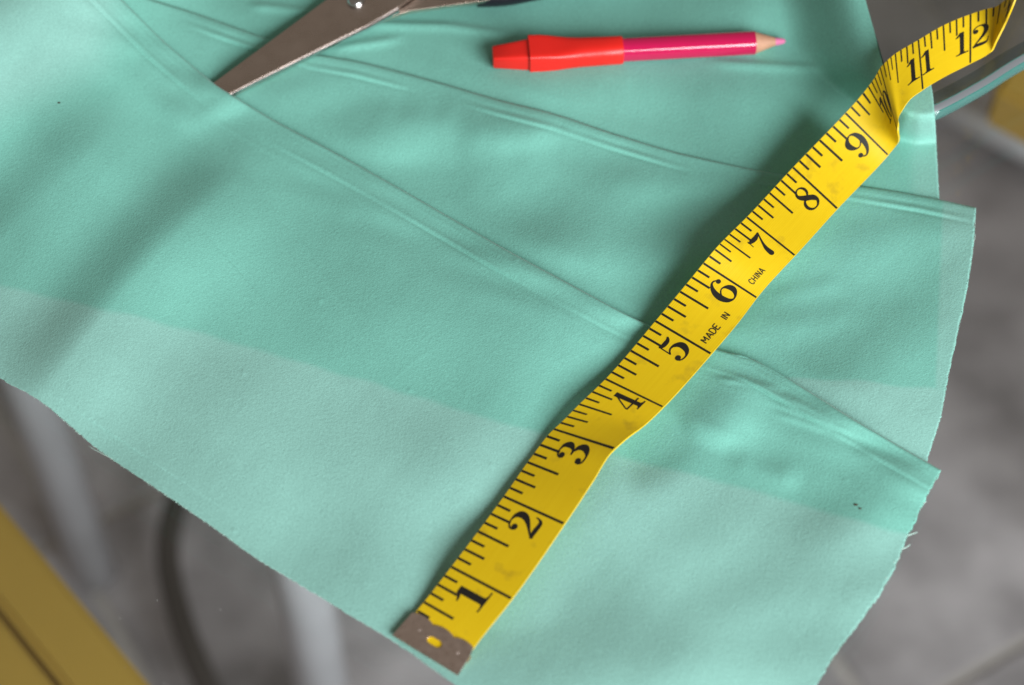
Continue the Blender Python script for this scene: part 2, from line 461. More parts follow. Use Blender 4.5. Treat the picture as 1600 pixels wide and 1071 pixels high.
def inside(X, Y, poly):
    p = np.array(poly, float); n = len(p); c = np.zeros(X.shape, bool)
    for i in range(n):
        x1, y1 = p[i]; x2, y2 = p[(i + 1) % n]
        cond = ((y1 > Y) != (y2 > Y)) & (X < (x2 - x1) * (Y - y1) / (y2 - y1 + 1e-12) + x1)
        c ^= cond
    return c

def smax(a, b, k=.5):
    """soft maximum"""
    return .5 * (a + b + np.sqrt((a - b) ** 2 + k * k))

def shared(X, Y):
    """the slow rise and fall of the whole pile, mm"""
    z = 1.5 + 1.5 * waves(X, Y, 400, 14, seed=3)
    z = smax(z, 0.0 * z)
    # corner lifted at the far left, valley in front of it
    z += ridge(X, Y, [(-260, 120), (-100, 60), (60, -60), (150, -200)], 25, 175, 200, fade=0)
    # long diagonal drape on the left
    z += ridge(X, Y, [(470, 225), (390, 275), (300, 345), (210, 440), (135, 530), (75, 610), (20, 700)], 8.0, 68, 180, fade=.36)
    z += ridge(X, Y, [(230, 170), (120, 260), (10, 370), (-80, 470)], 6.0, 76, 130, fade=.3)
    z += ridge(X, Y, [(700, 420), (560, 500), (430, 600), (330, 740)], 2.0, 90, 90, fade=.35)
    z += ridge(X, Y, [(900, 520), (800, 600), (690, 740), (640, 860)], 1.6, 80, 80, fade=.35)
    return z

def z_raise(X, Y):
    """how far the cloth climbs onto the raised glass, mm"""
    pl = [tuple(p) for p in ec] + [(2050, -600), (1310, -600)]
    d, s, r = pdist(X, Y, ec[8:])
    ins = inside(X, Y, pl)
    sd = np.where(ins, d, -d)
    return 20.6 * sstep(-60 - 75 * sstep(190, 70, Y), -9, sd)

def zA(X, Y):
    z = 4.0 + shared(X, Y)
    d, s, r = pdist(X, Y, A_TOP)
    # pressed creases parallel to the fold
    for off, amp, sg in ((12, .10, 3.5), (31, .22, 3.0), (37, -.20, 2.6), (47, .07, 4)):
        wob = np.clip(.8 + .6 * np.sin(r * 17 + off) + .5 * np.sin(r * 41 + off), 0, 2)
        z += amp * wob * np.exp(-((d - off) / sg) ** 2)
    # small puckers at the fold
    puck = np.exp(-(d / 70) ** 2)
    z += .55 * puck * waves(X, Y, 75, 12, ang=math.radians(118), spread=.25, seed=5)
    # blade pushing the cloth up where it disappears underneath
    z += ridge(X, Y, [(420, 100), (340, 140), (285, 180), (250, 205)], 1.0, 34, 34, fade=.2)
    z += ridge(X, Y, [(215, 85), (285, 135), (300, 150)], .5, 12, 16, fade=.4)
    # right of the tape: raised hump and a fan of short wrinkles below the fold
    z += ridge(X, Y, [(1160, 570), (1150, 610), (1130, 660), (1110, 710)], 3.0, 58, 52, fade=.3)
    for pts, am, sg in (([(1160, 598), (1250, 632), (1340, 678)], .9, 7), ([(1180, 618), (1260, 650), (1370, 692)], .8, 6), ([(1195, 640), (1290, 672), (1350, 700)], .7, 6), ([(1110, 590), (1160, 596), (1230, 612)], .7, 6),
                        ([(1250, 610), (1330, 660), (1440, 720)], .7, 9), ([(1130, 710), (1190, 735), (1260, 755)], 1.3, 22), ([(1330, 700), (1400, 725), (1455, 750)], .6, 9)):
        z += ridge(X, Y, pts, am, sg, fade=.3)
    z += .45 * sstep(950, 1080, X) * waves(X, Y, 150, 14, ang=math.radians(72), spread=.3, seed=61)
    z -= ridge(X, Y, [(950, 740), (1020, 700), (1080, 650)], 2.5, 40, 40, fade=.3)
    z += .60 * waves(X, Y, 180, 16, seed=9) + .018 * waves(X, Y, 50, 16, seed=12)
    # long faint pull line across the pale band
    z += ridge(X, Y, [(600, 605), (640, 570), (690, 535)], .05, 3, fade=.3)
    for sx, sy in ((767, 727), (381, 583), (500, 470), (806, 407), (365, 830), (1322, 751), (640, 610)):
        z += .16 * np.exp(-((X - sx) ** 2 + (Y - sy) ** 2) / 3.2 ** 2)
    # where the blade lies underneath the cloth rides over it
    near = pdist(X, Y, [(360, 125), (262, 190)])[0]
    z = smax(z, zs(X, Y) * 1000 + .7 - 9 * sstep(14, 110, near), 1.2)
    return smax(z, 2.2 + 0 * z)

def zB(X, Y):
    sh = shared(X, Y)
    z = 2.1 + np.zeros(X.shape)
    d, s, r = pdist(X, Y, B_TOP)
    for off, amp, sg in ((8, .10, 3.5), (20, .32, 3.6), (26, -.14, 3)):
        wob = np.clip(.8 + .6 * np.sin(r * 21 + off) + .6 * np.sin(r * 47 + off), 0, 2)
        z += amp * wob * np.exp(-((d - off) / sg) ** 2)
    z += .2 * np.exp(-(d / 60) ** 2) * waves(X, Y, 90, 12, ang=math.radians(105), spread=.3, seed=15)
    z += .8 * sstep(0, 70, d) * waves(X, Y, 150, 14, ang=math.radians(75), spread=.5, seed=19) + .02 * waves(X, Y, 44, 14, seed=21)
    z -= ridge(X, Y, [(600, 160), (650, 172), (710, 180)], .45, 26, fade=.3)
    z -= ridge(X, Y, [(760, 250), (850, 225), (960, 215)], .5, 24, fade=.3)
    z += ridge(X, Y, [(700, 215), (800, 205), (880, 215)], 1.3, 30, fade=.3)
    for pts, am, sg in (([(1180, 470), (1250, 455), (1330, 440)], .4, 16), ([(1190, 510), (1280, 505), (1360, 480)], .4, 20)):
        z += ridge(X, Y, pts, am, sg, fade=.3)
    d, s, r = pdist(X, Y, A_TOP)                 # lies flat where the front layer covers it
    m = sstep(-45, 5, d * s)
    return smax(sh + z * (1 - m) + 1.6 * m, 1.2 + 0 * z)

def zC(X, Y):
    sh = shared(X, Y) * (1 - .8 * sstep(1150, 1350, X)) + z_raise(X, Y)
    z = 1.0 + np.zeros(X.shape)
    q = 1 - .7 * sstep(1200, 1350, X)
    z += q * (.5 * waves(X, Y, 140, 14, ang=math.radians(95), spread=.5, seed=29) + .02 * waves(X, Y, 44, 14, seed=31))
    z += ridge(X, Y, [(540, 36), (620, 38), (700, 40), (770, 50), (820, 56)], .9, 9, 5, fade=.25)
    z += ridge(X, Y, [(500, 82), (560, 70), (640, 58)], .8, 8, 6, fade=.3)
    z += ridge(X, Y, [(380, 8), (430, 12), (500, 22)], .8, 8, 6, fade=.25)
    z += ridge(X, Y, [(1090, 95), (1160, 100), (1230, 104), (1300, 108)], .9, 10, 6, fade=.3)
    d, s, r = pdist(X, Y, B_TOP)                 # lies flat where the middle layer covers it
    m = sstep(-30, 5, d * s) * (1 - sstep(1330, 1400, X))
    return smax(sh + z * (1 - m) + .5 * m, .5 + 0 * z)

def zs(x, y):
    """blade plane (m): low at the tip, resting higher at the screw"""
    run = ((x - 300) * .86 + (170 - y) * .5) / 300
    return (6.4 + 4.6 * np.clip(run, -.2, 1.3)) / 1000

def jag(poly, amp, seed):
    """raw-cut edge: slight irregular nibble"""
    g = np.random.default_rng(seed)
    c = catmull(poly, 360)
    t = np.gradient(c, axis=0); t /= np.linalg.norm(t, axis=1)[:, None]
    n = np.stack([-t[:, 1], t[:, 0]], 1)
    w = g.normal(0, amp, 360)
    w = w + np.convolve(g.normal(0, amp * 2.0, 360), np.ones(9) / 9, 'same')
    w[:4] = 0; w[-4:] = 0
    return c + n * w[:, None]

fabric = thing("folded_fabric", "mint green cotton fabric folded into overlapping layers on the glass", "fabric", (0, 0, .0005))

def panel(name, bot, top, left, right, nu, nv, zf, fold_r=None, under=0, ply=None, label=None):
    S = coons(bot, top, left, right, nu, nv)
    X, Y = S[..., 0], S[..., 1]
    z = zf(X, Y)
    if fold_r:                                    # the sheet rolls over at the fold and runs back beneath
        d, s, r = pdist(X, Y, top)
        roll = np.clip(d / fold_r, 0, 1)
        z = z - 1.1 * (1 - np.sqrt(np.clip(1 - (1 - roll) ** 2, 0, 1)))
    pos = P(X, Y, z / 1000.0)
    rows = [pos[i] for i in range(nv)]
    pl = ply(X, Y) if ply is not None else np.zeros(X.shape)
    prow = [pl[i] for i in range(nv)]
    if under:
        k = np.linspace(nv - 1, int(nv * (1 - under)), 60).astype(int)
        for m, i in enumerate(k):
            zz = zf(X[i], Y[i]) - 1.4 - (.1 if m else 0.0)
            rows.append(P(X[i], Y[i] + (2.0 if m == 0 else 3.0), zz / 1000.0)); prow.append(prow[i])
    G = np.array(rows); nr = len(G)
    V = G.reshape(-1, 3)
    idx = np.arange(nr * nu).reshape(nr, nu)
    F = np.stack([idx[:-1, :-1], idx[:-1, 1:], idx[1:, 1:], idx[1:, :-1]], -1).reshape(-1, 4)
    me = bpy.data.meshes.new(name)
    me.vertices.add(len(V)); me.vertices.foreach_set("co", V.ravel())
    me.loops.add(F.size); me.loops.foreach_set("vertex_index", F.ravel())
    me.polygons.add(len(F)); me.polygons.foreach_set("loop_start", np.arange(0, F.size, 4)); me.polygons.foreach_set("loop_total", np.full(len(F), 4))
    me.polygons.foreach_set("use_smooth", np.ones(len(F), bool))
    me.update(calc_edges=True)
    at = me.attributes.new("ply_and_lit_corner", 'FLOAT', 'POINT'); at.data.foreach_set("value", np.array(prow).ravel().astype(np.float32))
    me.materials.append(M['fabric'])
    o = bpy.data.objects.new(name, me); COL.objects.link(o); put(o, fabric)
    sm = o.modifiers.new("thickness", 'SOLIDIFY'); sm.thickness = .0003; sm.offset = 0
    if label: o["label"] = label
    return o

PA = [(-300, 385), (0, 447), (200, 492), (430, 556), (640, 618), (850, 680), (960, 712), (1100, 748), (1250, 790), (1420, 836), (1500, 858)]
PB = [(1000, 560), (1130, 578), (1190, 590), (1300, 594), (1400, 602), (1490, 610), (1600, 618)]
def plyA_lit(X, Y):
    d, s, r = pdist(X, Y, PA)
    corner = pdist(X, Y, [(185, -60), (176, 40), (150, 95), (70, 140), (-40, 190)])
    c = .95 * sstep(-55, 45, corner[0] * corner[1])  # bright upper-left corner: its lit sheen is painted in as paler cloth
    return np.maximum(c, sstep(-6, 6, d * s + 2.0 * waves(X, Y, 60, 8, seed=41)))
def plyB(X, Y):
    d, s, r = pdist(X, Y, PB)
    e = sstep(-4, 4, d * s + 1.5 * waves(X, Y, 70, 8, seed=42))
    e *= sstep(1080, 1180, X)
    line = np.interp(Y, [300, 600], [1474, 1462])
    return np.maximum(e, .8 * sstep(-4, 4, X - line))
def plyC(X, Y):
    line = np.interp(Y, [100, 330], [1418, 1428])
    return .6 * sstep(-14, 14, X - line) * sstep(110, 130, Y)

panel("back_layer", C_BOT, C_TOP, C_LEFT, C_RIGHT, 520, 300, zC, ply=plyC, label="flat back layer of mint cotton under the pencil")
panel("middle_layer", B_BOT, B_TOP, B_LEFT, jag(B_RIGHT, .5, 1), 560, 300, zB, fold_r=4, under=.5, ply=plyB, label="middle folded layer of mint cotton with a creased fold")
panel("front_layer", jag(A_BOT, .45, 2), A_TOP, A_LEFT, jag(A_RIGHT, .7, 3), 640, 420, zA, fold_r=4, under=.4, ply=plyA_lit, label="front folded layer of mint cotton with a paler border")

# frayed edge fibres and loose threads
def fibres(name, runs, seed):
    g = np.random.default_rng(seed)
    V = []; F = []
    for poly, zf, n, side, lmax in runs:
        c = catmull(poly, 2000)
        t = np.gradient(c, axis=0); t /= np.linalg.norm(t, axis=1)[:, None]
        for i in g.integers(20, 1980, n):
            p0 = c[i]; nn = np.array([-t[i][1], t[i][0]]) * side
            L = min(lmax, g.exponential(lmax * .22) + .5)
            a = g.normal(0, .6)
            dr = nn * math.cos(a) + t[i] * math.sin(a)
            q = [p0 - dr * 1.0, p0 + dr * L * .5 + t[i] * g.normal(0, .3), p0 + dr * L + t[i] * g.normal(0, 1.0)]
            z0 = float(zf(np.array([p0[0]]), np.array([p0[1]]))[0]) / 1000
            w = g.uniform(.28, .5) / 4400
            base = len(V)
            for j, pp in enumerate(q):
                w3 = P(pp[0], pp[1], z0 + g.normal(0, .00012))
                ww = w * (1 - .3 * j)
                for k in range(3):
                    th = k * 2.094
                    V.append(w3 + np.array([math.cos(th) * ww * t[i][0], math.cos(th) * ww * -t[i][1], math.sin(th) * ww]))
            for j in range(2):
                for k in range(3):
                    k2 = (k + 1) % 3
                    F.append((base + j * 3 + k, base + j * 3 + k2, base + j * 3 + 3 + k2, base + j * 3 + 3 + k))
    o = mesh_obj(name, V, F, M['thread'], fabric); o["kind"] = "stuff"
    return o
fibres("frayed_fibres", [(A_RIGHT[2:], zA, 900, -1, 5), (A_BOT[2:12], zA, 800, 1, 3), (B_RIGHT[1:], zB, 500, -1, 3.5), (C_RIGHT[1:5], zC, 120, -1, 2.5)], 5)
def thread(pts, zf, r=.00013, dz=.0):
    zz = [float(zf(np.array([float(p[0])]), np.array([float(p[1])]))[0]) / 1000 + dz for p in pts]
    return tube("loose_thread", [P(p[0], p[1], z) for p, z in zip(pts, zz)], lambda t: r * (1 - .4 * t), M['thread'], fabric, n=6, res=12)
thread([(1416, 838), (1424, 835), (1433, 832)], zA, .00022)
thread([(1408, 858), (1415, 856), (1422, 851)], zA, .00022)
thread([(1396, 880), (1400, 876), (1406, 872)], zA, .0002)
thread([(1440, 790), (1443, 787), (1448, 784)], zA, .00015)
thread([(1383, 905), (1388, 899), (1392, 896)], zA, .0002)
thread([(184, 722), (165, 712), (148, 703), (138, 697)], zA, .00012)
thread([(175, 717), (160, 706), (150, 700)], zA, .0001)
thread([(1519, 380), (1523, 374), (1524, 366)], zB, .0001)
thread([(1452, 708), (1446, 712), (1447, 718)], zB, .00015)

# ------------------------------------------------------------------ measuring tape
TK = [  # inches, left photo point, right photo point, height mm left / right
    (0.00, (618, 993), (714, 1053), 7.0, 7.6), (0.36, (650, 956), (742, 1010), 7.4, 8.8),
    (1.00, (705, 886), (800, 936), 8.0, 10.6), (2.00, (787, 776), (882, 819), 8.6, 12.0),
    (2.60, (832, 712), (928, 749), 8.2, 13.0), (2.95, (861, 675), (955, 707), 9.0, 13.5), (3.10, (874, 663), (972, 691), 9.2, 12.6),
    (3.50, (905, 632), (1006, 665), 9.0, 10.4), (4.00, (946, 592.5), (1036.5, 636.5), 8.6, 10.0),
    (5.00, (1024, 502), (1111.5, 553.5), 10.0, 9.8), (5.60, (1070, 447), (1157, 500), 12.5, 9.8), (6.00, (1099, 411.6), (1183, 466), 15.0, 10.0),
    (6.25, (1117, 390), (1197, 449), 17.0, 10.4), (6.60, (1138, 368), (1218, 426), 17.0, 10.8), (7.00, (1166.7, 339.7), (1242.5, 400), 16.0, 11.0), (8.00, (1239, 262), (1308.8, 327), 15.0, 9.0),
    (9.00, (1321, 177), (1388, 243), 19.0, 11.0), (9.28, (1341, 155), (1402, 225), 22.0, 15.0), (9.45, (1354, 139), (1403.5, 218), 24.0, 18.5),
    (9.75, (1367, 121), (1402.5, 211), 27.0, 22.5), (10.0, (1375.5, 106), (1402, 204), 29.0, 25.0), (10.2, (1384, 97), (1403, 193), 30.5, 26.5), (10.5, (1399, 84), (1408, 175), 31.5, 27.5), (10.75, (1417, 73), (1422, 155), 32.0, 29.0),
    (11.0, (1435, 62.7), (1442, 140.6), 32.5, 29.5), (11.5, (1474, 40), (1478, 119), 32.0, 28.5), (12.0, (1516.5, 22.5), (1516, 99.8), 31.0, 27.0), (12.3, (1546, 13), (1544, 84.5), 31.0, 26.5), (12.4, (1555, 11), (1549, 79), 31.2, 27.0),
    (12.55, (1567, 3), (1555, 66), 33.5, 30.0), (12.8, (1583, -10), (1568, 40), 38.0, 35.0), (13.3, (1597, -50), (1586, -2), 46.0, 43.0),
    (14.0, (1600, -120), (1610, -62), 46.0, 44.0), (15.0, (1620, -230), (1690, -180), 30.0, 30.0), (16.5, (1640, -380), (1730, -330), 24.0, 24.0)]
ks = np.array([k[0] for k in TK])
kl = P(np.array([k[1][0] for k in TK]), np.array([k[1][1] for k in TK]), np.array([k[3] for k in TK]) / 1000)
kr = P(np.array([k[2][0] for k in TK]), np.array([k[2][1] for k in TK]), np.array([k[4] for k in TK]) / 1000)
def herm(kp, s):
    """monotone-ish cubic through the knots"""
    s = np.asarray(s, float)
    h = np.diff(ks); dl = np.diff(kp, axis=0) / h[:, None]
    m = np.empty_like(kp); m[0] = dl[0]; m[-1] = dl[-1]
    w1 = h[1:, None]; w0 = h[:-1, None]
    m[1:-1] = (dl[:-1] * w1 + dl[1:] * w0) / (w0 + w1)
    i = np.clip(np.searchsorted(ks, s, side='right') - 1, 0, len(h) - 1)
    hh = h[i]; t = ((s - ks[i]) / hh)[..., None]
    hh = hh[..., None]
    return ((1 + 2 * t) * (1 - t) ** 2) * kp[i] + t * (1 - t) ** 2 * hh * m[i] + t * t * (3 - 2 * t) * kp[i + 1] + t * t * (t - 1) * hh * m[i + 1]
def tape_at(s, t, lift=0.0):
    """point on the tape: s inches along, t across (0 = tick edge), lift metres above it"""
    s = np.atleast_1d(np.asarray(s, float)); t = np.atleast_1d(np.asarray(t, float))
    L = herm(kl, s); R = herm(kr, s)
    p = L + (R - L) * t[:, None]
    e = .01
    L2 = herm(kl, s + e); R2 = herm(kr, s + e)
    ds = (L2 + (R2 - L2) * t[:, None]) - p
    n = np.cross(R - L, ds); n /= np.linalg.norm(n, axis=1)[:, None]
    return p + n * lift
tape = thing("measuring_tape", "yellow sewing measuring tape with black inch numerals lying across the fabric", "measuring tape", tuple(map(float, P(760, 900, .006))))
TT = .00060
ns = 520; nt_ = 13
S_ = np.linspace(0.02, 16.5, ns); T_ = np.linspace(0, 1, nt_)
def tape_grid(lift):
    return np.stack([tape_at(S_, np.full(ns, t), lift) for t in T_], 1)
top = tape_grid(0); botg = tape_grid(-TT)
V = np.concatenate([top.reshape(-1, 3), botg.reshape(-1, 3)])
F = []
ix = np.arange(ns * nt_).reshape(ns, nt_); off = ns * nt_
for i in range(ns - 1):
    for j in range(nt_ - 1):
        F.append((ix[i, j], ix[i, j + 1], ix[i + 1, j + 1], ix[i + 1, j]))
        F.append((off + ix[i, j], off + ix[i + 1, j], off + ix[i + 1, j + 1], off + ix[i, j + 1]))
    F.append((ix[i, 0], ix[i + 1, 0], off + ix[i + 1, 0], off + ix[i, 0]))
    F.append((ix[i, -1], off + ix[i, -1], off + ix[i + 1, -1], ix[i + 1, -1]))
for j in range(nt_ - 1):
    F.append((ix[0, j], off + ix[0, j], off + ix[0, j + 1], ix[0, j + 1]))
    F.append((ix[-1, j], ix[-1, j + 1], off + ix[-1, j + 1], off + ix[-1, j]))
band = mesh_obj("tape_band", V, F, M['tape'], tape)
uvl = band.data.uv_layers.new(name="tape")
uvs = np.zeros((len(V), 2)); uvs[:off, 0] = np.repeat(S_, nt_); uvs[:off, 1] = np.tile(T_ * .8, ns); uvs[off:] = uvs[:off]
li = np.empty(len(band.data.loops), int); band.data.loops.foreach_get("vertex_index", li)
uvl.data.foreach_set("uv", uvs[li].ravel())
es = band.modifiers.new("edges", 'EDGE_SPLIT'); es.split_angle = math.radians(50)

INK = .00006
def strip_mesh(name, quads, parent=tape):
    """quads: list of (s,t) rows -> print lying on the tape"""
    V = []; F = []
    for rows in quads:                     # rows: list of (left(s,t), right(s,t))
        b = len(V)
        a = np.array(rows, float)          # (n,2,2)
        pts = tape_at(a[:, :, 0].ravel(), a[:, :, 1].ravel(), INK)
        V.extend(pts)
        for i in range(len(rows) - 1):
            F.append((b + 2 * i, b + 2 * i + 1, b + 2 * i + 3, b + 2 * i + 2))
    return mesh_obj(name, V, F, M['ink'], parent, smooth=False)

for e in range(3, 8 * 13):
    s = e / 8
    if e % 8 == 0: ln = .985
    elif e % 4 == 0: ln = .505
    elif e % 2 == 0: ln = .325
    else: ln = .215
    hw = .0155
    n = max(3, int(ln * 12))
    t0 = .005 if e > 3 else .02
    rows = [((s - hw, t), (s + hw, t)) for t in np.linspace(t0, ln, n)]
    strip_mesh("tick_mark", [rows])

# --- numerals drawn as pen strokes of changing width (x right, y up, height 1)
def ring(cx, cy, rx, ry, wmin, wmax, n=28, a0=0, a1=360):
    return [(cx + rx * math.cos(math.radians(a)), cy + ry * math.sin(math.radians(a)), wmin + (wmax - wmin) * abs(math.cos(math.radians(a))) ** 1.6) for a in np.linspace(a0, a1, n)]
def ball(cx, cy, r):
    return [(cx - r * .999, cy, .001)] + [(cx + r * math.cos(a), cy, 2 * r * math.sin(a)) for a in np.linspace(math.pi * .97, math.pi * .03, 11)] + [(cx + r * .999, cy, .001)]
STRAIGHT = 's'; CURVE = 'c'
six = [(CURVE, [(.57, .84, .05), (.50, .94, .05), (.40, .97, .06), (.27, .88, .11), (.16, .68, .18), (.12, .42, .21), (.17, .18, .16), (.27, .06, .08), (.36, .03, .05), (.47, .07, .09), (.575, .18, .17), (.61, .30, .20), (.57, .44, .16), (.48, .55, .07), (.38, .58, .045), (.28, .53, .05), (.20, .44, .05)]), ('b', ball(.555, .83, .085))]
DIG = {
 '0': [(CURVE, ring(.33, .5, .235, .465, .045, .20))],
 '1': [(STRAIGHT, [(.38, .02, .21), (.38, .99, .21)]), (STRAIGHT, [(.40, .985, .03), (.30, .92, .12), (.16, .83, .08), (.06, .80, .03)]), (STRAIGHT, [(.06, .025, .05), (.70, .025, .05)]), (STRAIGHT, [(.38, .03, .46), (.38, .10, .21)])],
 '2': [('b', ball(.16, .74, .095)), (CURVE, [(.07, .74, .045), (.09, .86, .055), (.20, .955, .05), (.32, .97, .05), (.46, .92, .13), (.545, .80, .20), (.54, .64, .20), (.45, .48, .15), (.30, .32, .09), (.16, .18, .06), (.06, .06, .05)]), (CURVE, [(.05, .06, .09), (.16, .09, .13), (.30, .085, .15), (.45, .07, .14), (.56, .085, .11), (.62, .17, .06), (.645, .30, .035)])],
 '3': [('b', ball(.15, .80, .09)), (CURVE, [(.065, .80, .04), (.10, .90, .05), (.20, .965, .05), (.31, .965, .05), (.44, .91, .13), (.50, .77, .20), (.46, .64, .14), (.37, .56, .06), (.24, .535, .04)]), (CURVE, [(.24, .535, .04), (.38, .51, .07), (.51, .42, .16), (.56, .27, .21), (.48, .12, .16), (.36, .04, .07), (.25, .03, .05), (.13, .07, .05), (.06, .18, .04)]), ('b', ball(.145, .20, .095))],
 '4': [(STRAIGHT, [(.46, .02, .19), (.46, .99, .19)]), (STRAIGHT, [(.47, .985, .05), (.05, .31, .05)]), (STRAIGHT, [(.03, .285, .06), (.70, .285, .06)]), (STRAIGHT, [(.22, .025, .05), (.70, .025, .05)]), (STRAIGHT, [(.46, .03, .40), (.46, .10, .19)])],
 '5': [(CURVE, [(.13, .95, .05), (.20, .89, .13), (.34, .865, .16), (.47, .88, .13), (.57, .96, .05)]), (STRAIGHT, [(.145, .96, .04), (.125, .47, .045)]), (CURVE, [(.125, .475, .045), (.20, .57, .055), (.31, .615, .06), (.44, .57, .12), (.545, .45, .19), (.565, .31, .21), (.50, .14, .16), (.38, .045, .08), (.26, .03, .05), (.13, .08, .05), (.065, .19, .04)]), ('b', ball(.15, .20, .095))],
 '6': six,
 '7': [(CURVE, [(.07, .985, .02), (.09, .91, .10), (.20, .89, .16), (.36, .885, .17), (.50, .92, .12), (.61, .975, .04)]), (STRAIGHT, [(.085, .97, .035), (.055, .70, .03)]), (CURVE, [(.60, .97, .05), (.50, .77, .06), (.40, .56, .09), (.33, .36, .15), (.31, .20, .19), (.31, .11, .20)]), ('b', ball(.31, .11, .105))],
 '8': [(CURVE, ring(.34, .755, .185, .215, .045, .10)), (CURVE, ring(.35, .27, .235, .24, .05, .12)), (CURVE, [(.15, .83, .08), (.20, .68, .16), (.33, .53, .20), (.47, .41, .19), (.56, .25, .13)])],
}
DIG['9'] = [(k, [(.68 - x, 1 - y, w) for x, y, w in pts]) for k, pts in six]
def stroke_rows(kind, pts, s0, t0, sx, ty, sub=6):
    """pen stroke in glyph space -> rows of (s,t)"""
    a = np.array(pts, float)
    if kind == CURVE: a = catmull(a, len(a) * sub)
    elif kind == STRAIGHT and len(a) == 2: a = np.linspace(a[0], a[1], 6)
    d = np.gradient(a[:, :2], axis=0); d /= (np.linalg.norm(d, axis=1)[:, None] + 1e-9)
    if kind == 'b': d = np.tile([1.0, 0.0], (len(a), 1))
    n = np.stack([-d[:, 1], d[:, 0]], 1)
    l = a[:, :2] + n * a[:, 2:3] / 2; r = a[:, :2] - n * a[:, 2:3] / 2
    f = lambda p: (s0 + p[0] * sx, t0 - p[1] * ty)
    return [(f(p), f(q)) for p, q in zip(l, r)]
def numeral(ch, s_left, t_base, w, h):
    strip_mesh("numeral", [stroke_rows(k, p, s_left, t_base, w, h) for k, p in DIG[ch]])
for i in range(1, 10):
    numeral(str(i), i - .335, .735, .415, .445)
numeral('1', 9.50, .735, .36, .44); numeral('0', 9.72, .735, .40, .44)
numeral('1', 10.70, .735, .38, .44); numeral('1', 11.00, .735, .38, .44)
numeral('1', 11.70, .735, .38, .44); numeral('2', 12.02, .735, .42, .44)
numeral('1', 12.66, .735, .38, .44); numeral('3', 13.06, .735, .42, .44)

LET = {  # condensed capitals as plain strokes
 'M': [[(0, 0), (0, 1)], [(0, 1), (.3, .35)], [(.3, .35), (.6, 1)], [(.6, 1), (.6, 0)]], 'A': [[(0, 0), (.3, 1)], [(.3, 1), (.6, 0)], [(.1, .33), (.5, .33)]],
 'D': [[(0, 0), (0, 1)], [(0, 1), (.3, 1), (.55, .75), (.55, .25), (.3, 0), (0, 0)]], 'E': [[(0, 0), (0, 1)], [(0, 1), (.5, 1)], [(0, .52), (.42, .52)], [(0, 0), (.5, 0)]],
 'I': [[(.1, 0), (.1, 1)]], 'N': [[(0, 0), (0, 1)], [(0, 1), (.5, 0)], [(.5, 0), (.5, 1)]],
 'C': [[(.5, .78), (.38, .97), (.2, 1), (.05, .8), (0, .5), (.05, .2), (.2, 0), (.38, .03), (.5, .22)]], 'H': [[(0, 0), (0, 1)], [(.5, 0), (.5, 1)], [(0, .5), (.5, .5)]]}
def word(txt, s0, s1, t_base, h, name):
    wd = {'I': .35, 'M': .85, 'A': .78}
    tot = sum(wd.get(c, .75) for c in txt); k = (s1 - s0) / tot
    x = s0; quads = []
    for c in txt:
        for st in LET[c]:
            a = [(p[0], p[1], .17 if k < .2 else .17) for p in st]
            if len(a) == 2: a = [tuple(np.array(a[0]) * (1 - q) + np.array(a[1]) * q) for q in np.linspace(0, 1, 4)]
            quads.append(stroke_rows(STRAIGHT, a, x, t_base, k, h))
        x += wd.get(c, .75) * k
    strip_mesh(name, quads)
word("MADE", 5.09, 5.40, .835, .105, "printed_word")
word("IN", 5.49, 5.60, .835, .105, "printed_word")
word("CHINA", 6.15, 6.49, .82, .10, "printed_word")

# end clip: scalloped steel plate pressed round the end
out = []
out += [(0.0, t) for t in np.linspace(-.03, 1.03, 24)]
out += [(s, 1.03) for s in np.linspace(.03, .22, 6)]
for c0, c1 in ((1.03, .685), (.685, .335), (.335, -.03)):          # three lobes
    for q in np.linspace(0, 1, 13)[1:]:
        t = c0 + (c1 - c0) * q
        out.append((.322 + .036 * math.sin(math.pi * q) ** .7 if q < 1 else .322, t))
out += [(s, -.03) for s in np.linspace(.22, .03, 6)]
hole = [(.165 + .042 * math.sin(a), .50 + .045 * math.copysign(1, math.cos(a)) + .07 * math.cos(a)) for a in np.linspace(0, 2 * math.pi, 29)[:-1]]
bm = bmesh.new()
def loop(pts):
    vs = [bm.verts.new((s, t, 0)) for s, t in pts]
    return [bm.edges.new((vs[i], vs[(i + 1) % len(vs)])) for i in range(len(vs))]
ed = loop(out) + loop(hole)
bmesh.ops.triangle_fill(bm, use_beauty=True, edges=ed)
bmesh.ops.recalc_face_normals(bm, faces=bm.faces)
co = np.array([v.co for v in bm.verts])
pp = tape_at(co[:, 0], co[:, 1], .00045)
for v, p in zip(bm.verts, pp): v.co = p
for f in bm.faces:
    f.normal_update()
    if f.normal.z < 0: f.normal_flip()
me = bpy.data.meshes.new("end_clip"); bm.to_mesh(me); bm.free(); me.materials.append(M['clip'])
clip = bpy.data.objects.new("end_clip", me); COL.objects.link(clip); put(clip, tape)
so = clip.modifiers.new("plate", 'SOLIDIFY'); so.thickness = .0004; so.offset = -1
bv = clip.modifiers.new("soft", 'BEVEL'); bv.width = .00012; bv.segments = 2; bv.limit_method = 'ANGLE'
clip["label"] = "scalloped brownish steel end clip with an oval slot"
